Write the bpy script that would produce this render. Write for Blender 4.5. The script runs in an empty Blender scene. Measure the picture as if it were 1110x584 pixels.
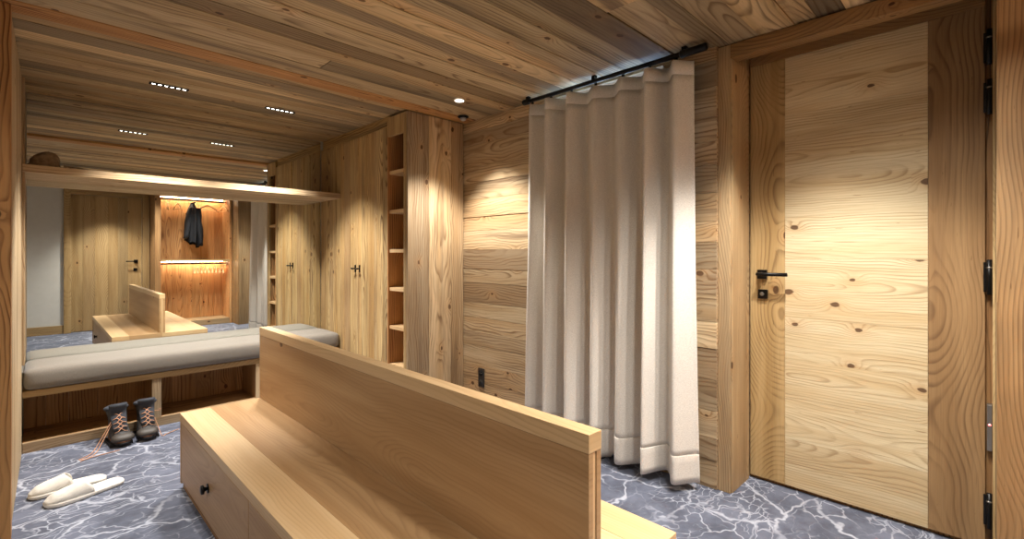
import bpy, bmesh, math, random
from mathutils import Vector, Matrix, noise as mnoise
random.seed(7)
SC = bpy.context.scene
COL = SC.collection
PI = math.pi

# ------------------------------------------------------------------ camera
cam_d = bpy.data.cameras.new('camera')
cam = bpy.data.objects.new('camera', cam_d)
COL.objects.link(cam)
cam.location = (0, 0, 1.2)
cam.rotation_euler = (PI / 2, 0, -PI / 4)
cam_d.sensor_width = 36
cam_d.lens = 517.75 / 1110 * 36
cam_d.shift_x = -2.1 / 1110
cam_d.shift_y = -16.9 / 1110
cam_d.clip_start = 0.02
SC.camera = cam

# ------------------------------------------------------------------ world, exposure
SC.view_settings.view_transform = 'Standard'
SC.view_settings.look = 'None'
SC.view_settings.gamma = 1
SC.view_settings.use_curve_mapping = False
SC.view_settings.exposure = 0.42
w = bpy.data.worlds.new('sky')
SC.world = w
w.use_nodes = True
bg = w.node_tree.nodes['Background']
bg.inputs[0].default_value = (0.45, 0.66, 1.0, 1)
bg.inputs[1].default_value = 5.0

WARM = (1.0, 0.945, 0.875)


def spot(name, loc, target, power, size, blend=0.6, radius=0.03, color=WARM):
    d = bpy.data.lights.new(name, 'SPOT')
    d.energy = power
    d.spot_size = math.radians(size)
    d.spot_blend = blend
    d.shadow_soft_size = radius
    d.color = color
    o = bpy.data.objects.new(name, d)
    COL.objects.link(o)
    o.location = loc
    v = Vector(target) - Vector(loc)
    o.rotation_euler = v.to_track_quat('-Z', 'Y').to_euler()
    return o


ZC = 2.249     # near ceiling
ZA = 2.268     # alcove ceiling
YM = 4.516     # mirror plane
# power table of the ceiling lamps: (x, y, power, cone, blend)
LAMPS = [(2.048, 2.576, 110, 90, 0.55),
         (2.08, 0.50, 105, 90, 0.6),
         (0.80, -0.38, 90, 85, 0.7),
         (1.50, 0.55, 40, 125, 1.0),
         (-0.45, 1.50, 22, 125, 1.0)]  # added wide fill lamp, brightens the left side from out of view
LINEAR = [(0.60, 3.708), (1.28, 3.735)]
FILL = 78

# ------------------------------------------------------------------ colour / material helpers


def S(r, g, b):
    def f(c):
        c /= 255.0
        return c / 12.92 if c <= 0.04045 else ((c + 0.055) / 1.055) ** 2.4
    return (f(r), f(g), f(b), 1)


class NT:
    def __init__(self, tree):
        self.t = tree
        self.n = tree.nodes
        self.l = tree.links

    def node(self, typ, **kw):
        nd = self.n.new(typ)
        for k, v in kw.items():
            setattr(nd, k, v)
        return nd

    def put(self, sock, v):
        if hasattr(v, 'is_linked') or isinstance(v, bpy.types.NodeSocket):
            self.l.new(v, sock)
        else:
            sock.default_value = v

    def math(self, op, a, b=0.0, c=None, clamp=False):
        nd = self.node('ShaderNodeMath', operation=op, use_clamp=clamp)
        self.put(nd.inputs[0], a)
        self.put(nd.inputs[1], b)
        if c is not None:
            self.put(nd.inputs[2], c)
        return nd.outputs[0]

    def comb(self, x, y, z=0.0):
        nd = self.node('ShaderNodeCombineXYZ')
        self.put(nd.inputs[0], x)
        self.put(nd.inputs[1], y)
        self.put(nd.inputs[2], z)
        return nd.outputs[0]

    def noise(self, vec, scale=1.0, detail=2.0, rough=0.5, dist=0.0):
        nd = self.node('ShaderNodeTexNoise')
        self.put(nd.inputs['Vector'], vec)
        nd.inputs['Scale'].default_value = scale
        nd.inputs['Detail'].default_value = detail
        nd.inputs['Roughness'].default_value = rough
        nd.inputs['Distortion'].default_value = dist
        return nd.outputs['Fac']

    def mix(self, fac, a, b, blend='MIX'):
        nd = self.node('ShaderNodeMix', data_type='RGBA', blend_type=blend)
        self.put(nd.inputs[0], fac)
        self.put(nd.inputs[6], a)
        self.put(nd.inputs[7], b)
        return nd.outputs[2]

    def ramp(self, fac, stops, interp='LINEAR'):
        nd = self.node('ShaderNodeValToRGB')
        cr = nd.color_ramp
        cr.interpolation = interp
        while len(cr.elements) < len(stops):
            cr.elements.new(0.5)
        for e, (p, c) in zip(cr.elements, stops):
            e.position = p
            e.color = c if len(c) == 4 else (*c, 1)
        self.put(nd.inputs[0], fac)
        return nd.outputs[0]

    def remap(self, v, a, b, c=0.0, d=1.0, smooth=True):
        nd = self.node('ShaderNodeMapRange', interpolation_type='SMOOTHSTEP' if smooth else 'LINEAR')
        self.put(nd.inputs[0], v)
        for i, q in zip((1, 2, 3, 4), (a, b, c, d)):
            nd.inputs[i].default_value = q
        return nd.outputs[0]


def new_mat(name):
    m = bpy.data.materials.new(name)
    m.use_nodes = True
    t = NT(m.node_tree)
    b = m.node_tree.nodes['Principled BSDF']
    return m, t, b


def plain(name, col, rough=0.6, metal=0.0, bump=0.0, bscale=300, var=0.0):
    m, t, b = new_mat(name)
    b.inputs['Roughness'].default_value = rough
    b.inputs['Metallic'].default_value = metal
    co = t.node('ShaderNodeTexCoord').outputs['Object']
    n = t.noise(co, bscale, 3)
    if var:
        c = t.mix(t.remap(t.noise(co, bscale * 0.2, 3), 0.3, 0.7), tuple(x * (1 - var) for x in col[:3]) + (1,), tuple(min(1, x * (1 + var)) for x in col[:3]) + (1,))
        t.l.new(c, b.inputs['Base Color'])
    else:
        b.inputs['Base Color'].default_value = col
    if bump:
        bn = t.node('ShaderNodeBump')
        bn.inputs['Strength'].default_value = bump
        bn.inputs['Distance'].default_value = 0.003
        t.l.new(n, bn.inputs['Height'])
        t.l.new(bn.outputs[0], b.inputs['Normal'])
    return m


def emis(name, col, strength):
    m, t, b = new_mat(name)
    b.inputs['Base Color'].default_value = (0.8, 0.8, 0.8, 1)
    b.inputs['Emission Color'].default_value = col
    b.inputs['Emission Strength'].default_value = strength
    return m


def wood(name, light, mid, dark, rings=80, contrast=0.8, pvar=0.3, grey=0.3, knots=1.0, rough=0.62,
         bump=0.35, streak=0.25, wave=1.0, figure=0.10, knot_col=S(70, 40, 20), greycol=S(128, 112, 92), huevar=0.25, orange=S(186, 140, 90)):
    m, t, b = new_mat(name)
    uv = t.node('ShaderNodeUVMap', uv_map='grain').outputs[0]
    rn = t.node('ShaderNodeUVMap', uv_map='rnd').outputs[0]
    s1 = t.node('ShaderNodeSeparateXYZ'); t.l.new(uv, s1.inputs[0])
    s2 = t.node('ShaderNodeSeparateXYZ'); t.l.new(rn, s2.inputs[0])
    u, v = s1.outputs[0], s1.outputs[1]
    r1, r2 = s2.outputs[0], s2.outputs[1]
    r3 = t.math('FRACT', t.math('MULTIPLY', t.math('ADD', r1, r2), 17.31))
    r4 = t.math('FRACT', t.math('MULTIPLY', t.math('SUBTRACT', r1, t.math('MULTIPLY', r2, 0.37)), 31.7))
    us = t.math('MULTIPLY_ADD', r1, 41.0, u)
    seed = t.math('MULTIPLY', r2, 53.0)
    # knots
    vor = t.node('ShaderNodeTexVoronoi', feature='F1')
    vor.inputs['Scale'].default_value = 1.0
    vor.inputs['Randomness'].default_value = 0.9
    wobn = t.noise(t.comb(t.math('MULTIPLY', us, 30), t.math('MULTIPLY', v, 40), seed), 1.0, 2)
    wob = t.math('MULTIPLY', t.math('SUBTRACT', wobn, 0.5), 0.05)
    t.l.new(t.comb(t.math('MULTIPLY_ADD', us, 3.4, wob), t.math('MULTIPLY_ADD', v, 5.2, t.math('ADD', seed, wob)), 0.0), vor.inputs['Vector'])
    vor.voronoi_dimensions = '2D'
    kd = vor.outputs['Distance']
    sc = t.node('ShaderNodeSeparateColor'); t.l.new(vor.outputs['Color'], sc.inputs[0])
    gate = t.math('GREATER_THAN', sc.outputs[0], 1.0 - 0.30 * knots)
    ksize = t.math('MULTIPLY_ADD', sc.outputs[1], 0.05, 0.03)
    kn = t.math('DIVIDE', kd, ksize)
    kmask = t.math('MULTIPLY', t.remap(kn, 0.75, 1.15, 1, 0), gate)
    khalo = t.math('MULTIPLY', t.math('POWER', 2.718, t.math('MULTIPLY', t.math('POWER', t.math('DIVIDE', kd, 0.17), 2.0), -1.0)), gate)
    # flat sawn ring figure
    depth = t.math('MULTIPLY', t.math('SUBTRACT', t.noise(t.comb(t.math('MULTIPLY', us, 0.9), seed, 0.0), 1.0, 1), 0.32), figure * 2.6)
    cen = t.math('MULTIPLY', t.math('SUBTRACT', r3, 0.5), 0.34)
    wv = t.math('MULTIPLY', t.math('SUBTRACT', t.noise(t.comb(t.math('MULTIPLY', us, 2.2), t.math('MULTIPLY', v, 7.0), seed), 1.0, 2), 0.5), 0.05 * wave)
    dv = t.math('SUBTRACT', v, cen)
    rr = t.math('SQRT', t.math('ADD', t.math('MULTIPLY', dv, dv), t.math('MULTIPLY', depth, depth)))
    rr = t.math('ADD', rr, wv)
    rr = t.math('MULTIPLY_ADD', khalo, 0.035, rr)
    ph = t.math('MULTIPLY', rr, rings)
    fr = t.math('FRACT', ph)
    ring = t.ramp(fr, [(0.0, (0.2,) * 3), (0.10, (0.0,) * 3), (0.55, (0.12,) * 3), (0.86, (1.0,) * 3), (0.93, (0.95,) * 3), (1.0, (0.2,) * 3)])
    # ring strength comes and goes
    rstr = t.remap(t.noise(t.comb(t.math('MULTIPLY', us, 1.6), t.math('MULTIPLY', v, 14), seed), 1.0, 3), 0.36, 0.64, 0.30, 1.25)
    ringf = t.math('MULTIPLY', t.math('MULTIPLY', ring, rstr), contrast)
    fib = t.noise(t.comb(t.math('MULTIPLY', us, 7.0), t.math('MULTIPLY', v, 240.0), seed), 1.0, 3, 0.6)
    broad = t.noise(t.comb(t.math('MULTIPLY', us, 0.8), t.math('MULTIPLY', v, 13.0), seed), 1.0, 3, 0.55)
    col = t.mix(t.remap(broad, 0.3, 0.72), light, mid)
    # per plank hue: orange or grey planks
    col = t.mix(t.math('MULTIPLY', t.math('POWER', r3, 1.6), huevar), col, orange)
    col = t.mix(t.math('MULTIPLY', t.math('POWER', r4, 2.0), grey), col, greycol)
    col = t.mix(ringf, col, t.mix(0.85, col, dark))
    col = t.mix(t.math('MULTIPLY', t.remap(fib, 0.35, 0.75), streak), col, t.mix(0.5, col, dark))
    # thin weather cracks
    crk = t.remap(t.noise(t.comb(t.math('MULTIPLY', us, 2.5), t.math('MULTIPLY', v, 120.0), t.math('ADD', seed, 9.0)), 1.0, 2, 0.6), 0.70, 0.76)
    col = t.mix(t.math('MULTIPLY', crk, 0.55 * streak * 3.0), col, dark)
    col = t.mix(t.math('MULTIPLY', khalo, 0.35), col, orange)
    col = t.mix(t.math('MULTIPLY', kmask, 0.85), col, knot_col)
    # weathered long stains and short nicks along the grain
    stain = t.remap(t.noise(t.comb(t.math('MULTIPLY', us, 0.7), t.math('MULTIPLY', v, 8.0), t.math('ADD', seed, 21.0)), 1.0, 4, 0.65), 0.50, 0.72)
    col = t.mix(t.math('MULTIPLY', stain, min(1.0, grey * 1.1)), col, t.mix(0.5, greycol, dark))
    nick = t.remap(t.noise(t.comb(t.math('MULTIPLY', us, 14.0), t.math('MULTIPLY', v, 110.0), t.math('ADD', seed, 4.0)), 1.0, 2, 0.5), 0.715, 0.76)
    col = t.mix(t.math('MULTIPLY', nick, min(1.0, 0.45 * streak * 3.0)), col, dark)
    val = t.math('MULTIPLY_ADD', t.math('SUBTRACT', r2, 0.5), pvar, 1.0)
    hs = t.node('ShaderNodeHueSaturation')
    t.l.new(val, hs.inputs['Value'])
    t.l.new(col, hs.inputs['Color'])
    t.l.new(hs.outputs[0], b.inputs['Base Color'])
    b.inputs['Roughness'].default_value = rough
    b.inputs['Specular IOR Level'].default_value = 0.3
    if bump:
        bn = t.node('ShaderNodeBump')
        bn.inputs['Strength'].default_value = bump
        bn.inputs['Distance'].default_value = 0.0025
        hgt = t.math('ADD', t.math('MULTIPLY', ringf, 0.7), t.math('MULTIPLY', fib, -0.6))
        hgt = t.math('SUBTRACT', hgt, t.math('MULTIPLY', crk, 0.5))
        t.l.new(hgt, bn.inputs['Height'])
        t.l.new(bn.outputs[0], b.inputs['Normal'])
    return m


M = {}
M['wall'] = wood('old_spruce_wall', S(216, 196, 160), S(190, 162, 122), S(108, 76, 46), rings=55, contrast=0.72, pvar=0.42, grey=0.7, huevar=0.45, streak=0.4, wave=1.6, orange=S(196, 152, 100))
M['ceil'] = wood('old_spruce_ceiling', S(220, 200, 160), S(188, 164, 122), S(92, 68, 42), rings=52, contrast=0.7, pvar=0.75, grey=0.9, huevar=0.45, streak=0.35, greycol=S(122, 110, 92))
M['cab'] = wood('spruce_cabinet', S(226, 200, 146), S(194, 160, 104), S(100, 66, 34), rings=62, contrast=0.85, pvar=0.5, grey=0.5, huevar=0.4, streak=0.65, orange=S(190, 144, 86))
M['door'] = wood('pale_spruce_door', S(222, 208, 172), S(206, 184, 142), S(134, 100, 62), rings=82, contrast=0.50, pvar=0.12, grey=0.05, huevar=0.12, knots=1.6, streak=0.5, wave=1.0)
M['stile'] = wood('brown_spruce_stile', S(192, 164, 116), S(168, 138, 90), S(98, 70, 42), rings=95, contrast=0.55, pvar=0.2, grey=0.25, huevar=0.2, knots=0.9, wave=0.45, figure=0.30, streak=0.3)
M['stiledark'] = wood('dark_brown_spruce_stile', S(166, 132, 88), S(142, 108, 66), S(82, 54, 32), rings=85, contrast=0.55, pvar=0.15, grey=0.25, huevar=0.2, knots=0.9, wave=0.45, figure=0.30, streak=0.4)
M['post'] = wood('grey_gold_post', S(200, 174, 134), S(172, 144, 104), S(106, 80, 54), rings=95, contrast=0.7, pvar=0.2, grey=0.3, huevar=0.1, knots=0.6, wave=0.5, figure=0.28, streak=0.4)
M['orange'] = wood('orange_old_board', S(206, 158, 102), S(182, 130, 78), S(104, 60, 30), rings=60, contrast=0.95, pvar=0.1, grey=0.0, huevar=0.2, knots=1.2, wave=1.6)
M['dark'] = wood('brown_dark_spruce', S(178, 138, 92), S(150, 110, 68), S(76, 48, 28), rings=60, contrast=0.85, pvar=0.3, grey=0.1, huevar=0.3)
M['niche'] = wood('orange_closet_board', S(218, 174, 120), S(194, 142, 90), S(112, 68, 36), rings=60, contrast=0.8, pvar=0.3, grey=0.0, huevar=0.4, orange=S(196, 130, 76))
M['larch'] = wood('smooth_spruce_ply', S(190, 156, 114), S(172, 136, 94), S(134, 98, 64), rings=75, contrast=0.30, pvar=0.08, grey=0.0, huevar=0.1, knots=0.10, rough=0.42, bump=0.05, streak=0.12, wave=1.4, figure=0.16)
M['larchpale'] = wood('smooth_spruce_edge', S(220, 190, 146), S(208, 174, 128), S(168, 130, 88), rings=75, contrast=0.3, pvar=0.08, grey=0.0, huevar=0.05, knots=0.0, rough=0.42, bump=0.05, streak=0.1)
M['hanger'] = plain('hanger_wood', S(242, 204, 150), 0.4)
M['black'] = plain('black_metal', S(22, 21, 21), 0.35, 0.6, 0.03, 200)
M['steel'] = plain('brushed_steel', S(150, 145, 138), 0.35, 0.9)
M['white'] = plain('white_plaster', S(205, 203, 196), 0.85, 0, 0.05, 60, 0.02)
M['blackmatte'] = plain('matt_black', S(14, 13, 13), 0.8)
M['darkgap'] = plain('dark_void', S(30, 20, 12), 0.9)
M['slip'] = plain('white_terry', S(240, 238, 230), 0.95, 0, 1.0, 420, 0.03)
M['lamp'] = emis('lamp_lens', (1, 0.93, 0.8, 1), 9)
M['led'] = emis('led_strip', (1, 0.80, 0.60, 1), 80)
M['red'] = emis('red_indicator', (1, 0.05, 0.05, 1), 3)
M['lens'] = plain('sensor_dome', S(190, 185, 178), 0.3)
M['socket'] = plain('anthracite_plastic', S(50, 48, 47), 0.4)
M['navy'] = plain('black_navy_cloth', S(19, 20, 26), 0.8, 0, 0.3, 250, 0.1)
M['boot'] = plain('dark_nubuck', S(60, 59, 60), 0.7, 0, 0.4, 180, 0.25)
M['bootlining'] = plain('dark_lining', S(56, 60, 68), 0.9, 0, 0.5, 260)
M['boottoe'] = plain('grey_brown_rubber', S(66, 61, 56), 0.55, 0, 0.2, 90, 0.15)
M['bootsole'] = plain('black_rubber', S(24, 23, 23), 0.6)
M['bootmid'] = plain('brown_midsole', S(128, 84, 54), 0.7)
M['lace'] = plain('orange_beige_lace', S(200, 150, 118), 0.8)
M['bundle'] = plain('brown_knit', S(156, 136, 112), 0.95, 0, 1.0, 260, 0.2)
M['glove'] = plain('grey_knit', S(160, 146, 130), 0.95, 0, 1.0, 260, 0.2)


def curtain_mat():
    m, t, b = new_mat('linen_curtain')
    co = t.node('ShaderNodeTexCoord').outputs['Object']
    mp = t.node('ShaderNodeMapping'); t.l.new(co, mp.inputs[0]); mp.inputs['Scale'].default_value = (1, 1, 3)
    n = t.noise(mp.outputs[0], 130, 3, 0.6)
    n2 = t.noise(co, 9, 3)
    c = t.mix(t.remap(n, 0.3, 0.7), S(204, 199, 190), S(230, 225, 216))
    c = t.mix(t.math('MULTIPLY', n2, 0.25), c, S(212, 206, 196))
    t.l.new(c, b.inputs['Base Color'])
    b.inputs['Roughness'].default_value = 0.95
    b.inputs['Sheen Weight'].default_value = 0.15
    bn = t.node('ShaderNodeBump'); bn.inputs['Strength'].default_value = 0.35; bn.inputs['Distance'].default_value = 0.002
    t.l.new(n, bn.inputs['Height']); t.l.new(bn.outputs[0], b.inputs['Normal'])
    return m


def cushion_mat():
    m, t, b = new_mat('grey_cushion_fabric')
    co = t.node('ShaderNodeTexCoord').outputs['Object']
    n = t.noise(co, 350, 2, 0.6)
    n2 = t.noise(co, 12, 3)
    c = t.mix(t.remap(n, 0.3, 0.7), S(112, 107, 99), S(138, 132, 123))
    c = t.mix(t.math('MULTIPLY', n2, 0.3), c, S(118, 112, 105))
    t.l.new(c, b.inputs['Base Color'])
    b.inputs['Roughness'].default_value = 0.95
    b.inputs['Sheen Weight'].default_value = 0.2
    bn = t.node('ShaderNodeBump'); bn.inputs['Strength'].default_value = 0.3; bn.inputs['Distance'].default_value = 0.002
    t.l.new(n, bn.inputs['Height']); t.l.new(bn.outputs[0], b.inputs['Normal'])
    return m


def carpet_mat():
    m, t, b = new_mat('marble_pattern_carpet')
    co = t.node('ShaderNodeTexCoord').outputs['Object']
    warp = t.node('ShaderNodeTexNoise'); warp.inputs['Scale'].default_value = 2.6; warp.inputs['Detail'].default_value = 4
    warp.inputs['Roughness'].default_value = 0.6
    t.l.new(co, warp.inputs['Vector'])
    va = t.node('ShaderNodeVectorMath', operation='SUBTRACT'); t.l.new(warp.outputs['Color'], va.inputs[0]); va.inputs[1].default_value = (0.5, 0.5, 0.5)
    vs = t.node('ShaderNodeVectorMath', operation='SCALE'); t.l.new(va.outputs[0], vs.inputs[0]); vs.inputs['Scale'].default_value = 0.34
    vv = t.node('ShaderNodeVectorMath', operation='ADD'); t.l.new(co, vv.inputs[0]); t.l.new(vs.outputs[0], vv.inputs[1])
    mp = t.node('ShaderNodeMapping'); t.l.new(vv.outputs[0], mp.inputs[0])
    mp.inputs['Scale'].default_value = (1.0, 1.7, 1); mp.inputs['Rotation'].default_value = (0, 0, 0.5)

    def veins(scale, w0, w1, off):
        mo = t.node('ShaderNodeMapping'); t.l.new(mp.outputs[0], mo.inputs[0]); mo.inputs['Location'].default_value = (off, off * 0.7, 0)
        vo = t.node('ShaderNodeTexVoronoi', feature='DISTANCE_TO_EDGE', voronoi_dimensions='2D')
        vo.inputs['Scale'].default_value = scale
        t.l.new(mo.outputs[0], vo.inputs['Vector'])
        return t.remap(vo.outputs['Distance'], w0, w1, 1, 0)
    a = veins(2.7, 0.006, 0.045, 0)
    bb = veins(6.0, 0.005, 0.05, 3.1)
    c = veins(13.0, 0.01, 0.09, 7.7)
    n1 = t.remap(t.noise(co, 2.2, 3), 0.38, 0.62)
    n2 = t.remap(t.noise(co, 3.1, 3, 0.6), 0.42, 0.62)
    n3 = t.remap(t.noise(co, 2.7, 4, 0.6, 1.0), 0.46, 0.62)
    fine = t.noise(co, 60, 4, 0.7)
    v = t.math('MULTIPLY', a, t.math('MULTIPLY_ADD', n1, 0.6, 0.4))
    v = t.math('MAXIMUM', v, t.math('MULTIPLY', bb, t.math('MULTIPLY_ADD', n2, 0.75, 0.1)))
    v = t.math('MAXIMUM', v, t.math('MULTIPLY', c, t.math('MULTIPLY', n3, 0.75)))
    v = t.math('MULTIPLY', v, t.math('MULTIPLY_ADD', fine, 1.2, 0.25), clamp=True)
    cloud = t.noise(co, 5.0, 5, 0.65)
    base = t.mix(t.remap(cloud, 0.3, 0.7), S(72, 77, 92), S(104, 110, 128))
    col = t.mix(v, base, S(182, 188, 202))
    t.l.new(col, b.inputs['Base Color'])
    b.inputs['Roughness'].default_value = 0.9
    bn = t.node('ShaderNodeBump'); bn.inputs['Strength'].default_value = 0.4; bn.inputs['Distance'].default_value = 0.002
    t.l.new(t.noise(co, 400, 2), bn.inputs['Height']); t.l.new(bn.outputs[0], b.inputs['Normal'])
    return m


def mirror_mat():
    m, t, b = new_mat('mirror_glass')
    b.inputs['Base Color'].default_value = (0.86, 0.885, 0.86, 1)
    b.inputs['Metallic'].default_value = 1
    b.inputs['Roughness'].default_value = 0.0
    return m


def glass_mat():
    m, t, b = new_mat('window_glass')
    b.inputs['Base Color'].default_value = (1, 1, 1, 1)
    b.inputs['Roughness'].default_value = 0.0
    b.inputs['IOR'].default_value = 1.1
    b.inputs['Transmission Weight'].default_value = 1
    return m


M['curtain'] = curtain_mat()
M['cushion'] = cushion_mat()
M['carpet'] = carpet_mat()
M['mirror'] = mirror_mat()
M['glass'] = glass_mat()

# ------------------------------------------------------------------ mesh builder
ORG = {}


class MB:
    """collects shapes in world coordinates, build() links them as ONE mesh object"""

    def __init__(self):
        self.bm = bmesh.new()
        self.g = self.bm.loops.layers.uv.new('grain')
        self.r = self.bm.loops.layers.uv.new('rnd')
        self.mats = []

    def mi(self, m):
        if m not in self.mats:
            self.mats.append(m)
        return self.mats.index(m)

    def box(self, x0, x1, y0, y1, z0, z1, grain='z', mat='wall', rnd=None, off=0.0):
        vs = [self.bm.verts.new((x, y, z)) for x in (x0, x1) for y in (y0, y1) for z in (z0, z1)]
        F = [((0, 1, 3, 2), 0), ((4, 6, 7, 5), 0), ((0, 4, 5, 1), 1), ((2, 3, 7, 6), 1), ((0, 2, 6, 4), 2), ((1, 5, 7, 3), 2)]
        ga = 'xyz'.index(grain)
        cen = ((x0 + x1) / 2, (y0 + y1) / 2, (z0 + z1) / 2)
        rnd = rnd or (random.random(), random.random())
        k = self.mi(mat)
        for idx, na in F:
            f = self.bm.faces.new([vs[i] for i in idx])
            f.material_index = k
            if na != ga:
                ca = 3 - na - ga
                for lp in f.loops:
                    c = lp.vert.co
                    lp[self.g].uv = (c[ga] + off, c[ca] - cen[ca] + (c[na] - cen[na]))
                    lp[self.r].uv = rnd
            else:
                a, b2 = [q for q in (0, 1, 2) if q != ga]
                for lp in f.loops:
                    c = lp.vert.co
                    lp[self.g].uv = (c[a] * 0.3, c[b2] - cen[b2])
                    lp[self.r].uv = rnd
        return vs

    def add(self, verts, faces, mat, smooth=True):
        vs = [self.bm.verts.new(v) for v in verts]
        k = self.mi(mat)
        for f in faces:
            try:
                q = self.bm.faces.new([vs[i] for i in f])
            except ValueError:
                continue
            q.material_index = k
            q.smooth = smooth
        return vs

    def rings(self, rs, mat, cap=True, smooth=True, close=True):
        """loft a list of rings with equal counts"""
        n = len(rs[0])
        verts = [p for r in rs for p in r]
        faces = []
        m = n if close else n - 1
        for i in range(len(rs) - 1):
            for j in range(m):
                a = i * n + j
                b = i * n + (j + 1) % n
                faces.append((a, b, b + n, a + n))
        if cap and close:
            faces.append(tuple(range(n))[::-1])
            faces.append(tuple(range((len(rs) - 1) * n, len(rs) * n)))
        return self.add(verts, faces, mat, smooth)

    def tube(self, pts, rad, mat, seg=10, cap=True):
        pts = [Vector(p) for p in pts]
        rads = rad if isinstance(rad, (list, tuple)) else [rad] * len(pts)
        rs = []
        up = None
        for i, p in enumerate(pts):
            d = (pts[min(i + 1, len(pts) - 1)] - pts[max(i - 1, 0)]).normalized()
            if up is None:
                up = Vector((0, 0, 1)) if abs(d.z) < 0.9 else Vector((1, 0, 0))
            s = d.cross(up)
            if s.length < 1e-5:
                s = d.orthogonal()
            s.normalize()
            up = s.cross(d).normalized()
            rs.append([p + (s * math.cos(a) + up * math.sin(a)) * rads[i] for a in [2 * PI * k / seg for k in range(seg)]])
        return self.rings(rs, mat, cap)

    def cyl(self, c, axis, r, h, mat, seg=20, r2=None):
        c = Vector(c)
        a = Vector({'x': (1, 0, 0), 'y': (0, 1, 0), 'z': (0, 0, 1)}[axis])
        return self.tube([c, c + a * h], [r, r if r2 is None else r2], mat, seg)

    def build(self, name, parent=None, bevel=0.0, sub=0, base=None):
        me = bpy.data.meshes.new(name)
        bmesh.ops.recalc_face_normals(self.bm, faces=self.bm.faces[:])
        o = bpy.data.objects.new(name, me)
        COL.objects.link(o)
        if parent is not None:
            org = ORG[parent.name]
            o.parent = parent
        else:
            if base is None:
                cs = [v.co for v in self.bm.verts]
                base = Vector(((min(c.x for c in cs) + max(c.x for c in cs)) / 2, (min(c.y for c in cs) + max(c.y for c in cs)) / 2, min(c.z for c in cs)))
            org = Vector(base)
            o.location = org
        ORG[o.name] = org
        bmesh.ops.translate(self.bm, verts=self.bm.verts[:], vec=-org)
        self.bm.to_mesh(me)
        self.bm.free()
        for m in self.mats:
            me.materials.append(M[m] if isinstance(m, str) else m)
        if bevel:
            bv = o.modifiers.new('bevel', 'BEVEL')
            bv.width = bevel
            bv.segments = 2
            bv.limit_method = 'ANGLE'
            bv.harden_normals = False
        if sub:
            sb = o.modifiers.new('sub', 'SUBSURF')
            sb.levels = sub
            sb.render_levels = sub
        return o


def thing(name, loc, label, cat, group=None):
    o = bpy.data.objects.new(name, None)
    COL.objects.link(o)
    o.location = loc
    ORG[o.name] = Vector(loc)
    o.empty_display_size = 0.1
    o['label'] = label
    o['category'] = cat
    if group:
        o['group'] = group
    return o


def tag(o, label, cat, group=None):
    o['label'] = label
    o['category'] = cat
    if group:
        o['group'] = group
    return o


def struct(o, label=None):
    o['kind'] = 'structure'
    if label:
        o['label'] = label
    return o


def widths(total, lo, hi, rng):
    out = []
    s = 0
    while s < total - 1e-6:
        q = rng.uniform(lo, hi)
        if total - s - q < lo * 0.6:
            q = total - s
        out.append((s, min(total, s + q)))
        s += q
    return out


def planks(mb, face, pos, a0, a1, c0, c1, grain, across, mat, th=0.02, lo=0.11, hi=0.18, gap=0.0015, step=0.003, seed=1, cutlen=None, side=1, override=None):
    """boards on the plane <face>=pos; 'grain' axis from a0 to a1, 'across' axis c0..c1; side +1: body extends to + of pos"""
    rng = random.Random(seed)
    for i, (s, e) in enumerate(widths(c1 - c0, lo, hi, rng)):
        cuts = [a0, a1]
        if cutlen:
            x = a0 + rng.uniform(0.25, 1.0) * cutlen
            cuts = [a0]
            while x < a1 - 0.35:
                cuts.append(x)
                x += rng.uniform(0.7, 1.2) * cutlen
            cuts.append(a1)
        for j in range(len(cuts) - 1):
            d = rng.uniform(0, step)
            ext = {}
            p0, p1 = (pos + d, pos + th) if side > 0 else (pos - th, pos - d)
            ext[face] = (p0, p1)
            ext[grain] = (cuts[j] + gap / 2, cuts[j + 1] - gap / 2)
            ext[across] = (c0 + s + gap / 2, c0 + e - gap / 2)
            mm = mat
            if override and (i, j) in override:
                mm = override[(i, j)]
            elif override and (i, None) in override:
                mm = override[(i, None)]
            mb.box(*ext['x'], *ext['y'], *ext['z'], grain, mm, (rng.random(), rng.random()))


# ================================================================== SETTING
# floor
mb = MB()
mb.box(-1.4, 2.95, -1.0, 4.75, -0.06, 0.0, 'x', 'carpet')
struct(mb.build('floor', base=(0, 0, 0)))

# ceiling: near part, orange board over the threshold, alcove part
mb = MB()
planks(mb, 'z', ZC, -1.4, 2.95, -0.95, 2.862, 'x', 'y', 'ceil', th=0.03, lo=0.08, hi=0.17, step=0.008, seed=11, cutlen=6.0)
mb.box(-1.4, 2.95, 2.864, 3.0, ZC - 0.001, ZC + 0.1, 'x', 'orange', (0.33, 0.61))
planks(mb, 'z', ZA, -0.3, 2.5, 3.0, 4.56, 'x', 'y', 'ceil', th=0.03, lo=0.06, hi=0.14, step=0.004, seed=23)
mb.box(-1.4, 2.95, -0.95, 4.6, 2.30, 2.36, 'x', 'darkgap')
struct(mb.build('ceiling', base=(0, 0, ZC), bevel=0.0015))

# wall behind the mirror
mb = MB()
mb.box(-0.3, 2.95, 4.53, 4.65, 0, 2.30, 'z', 'white')
struct(mb.build('wall_front'))

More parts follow.
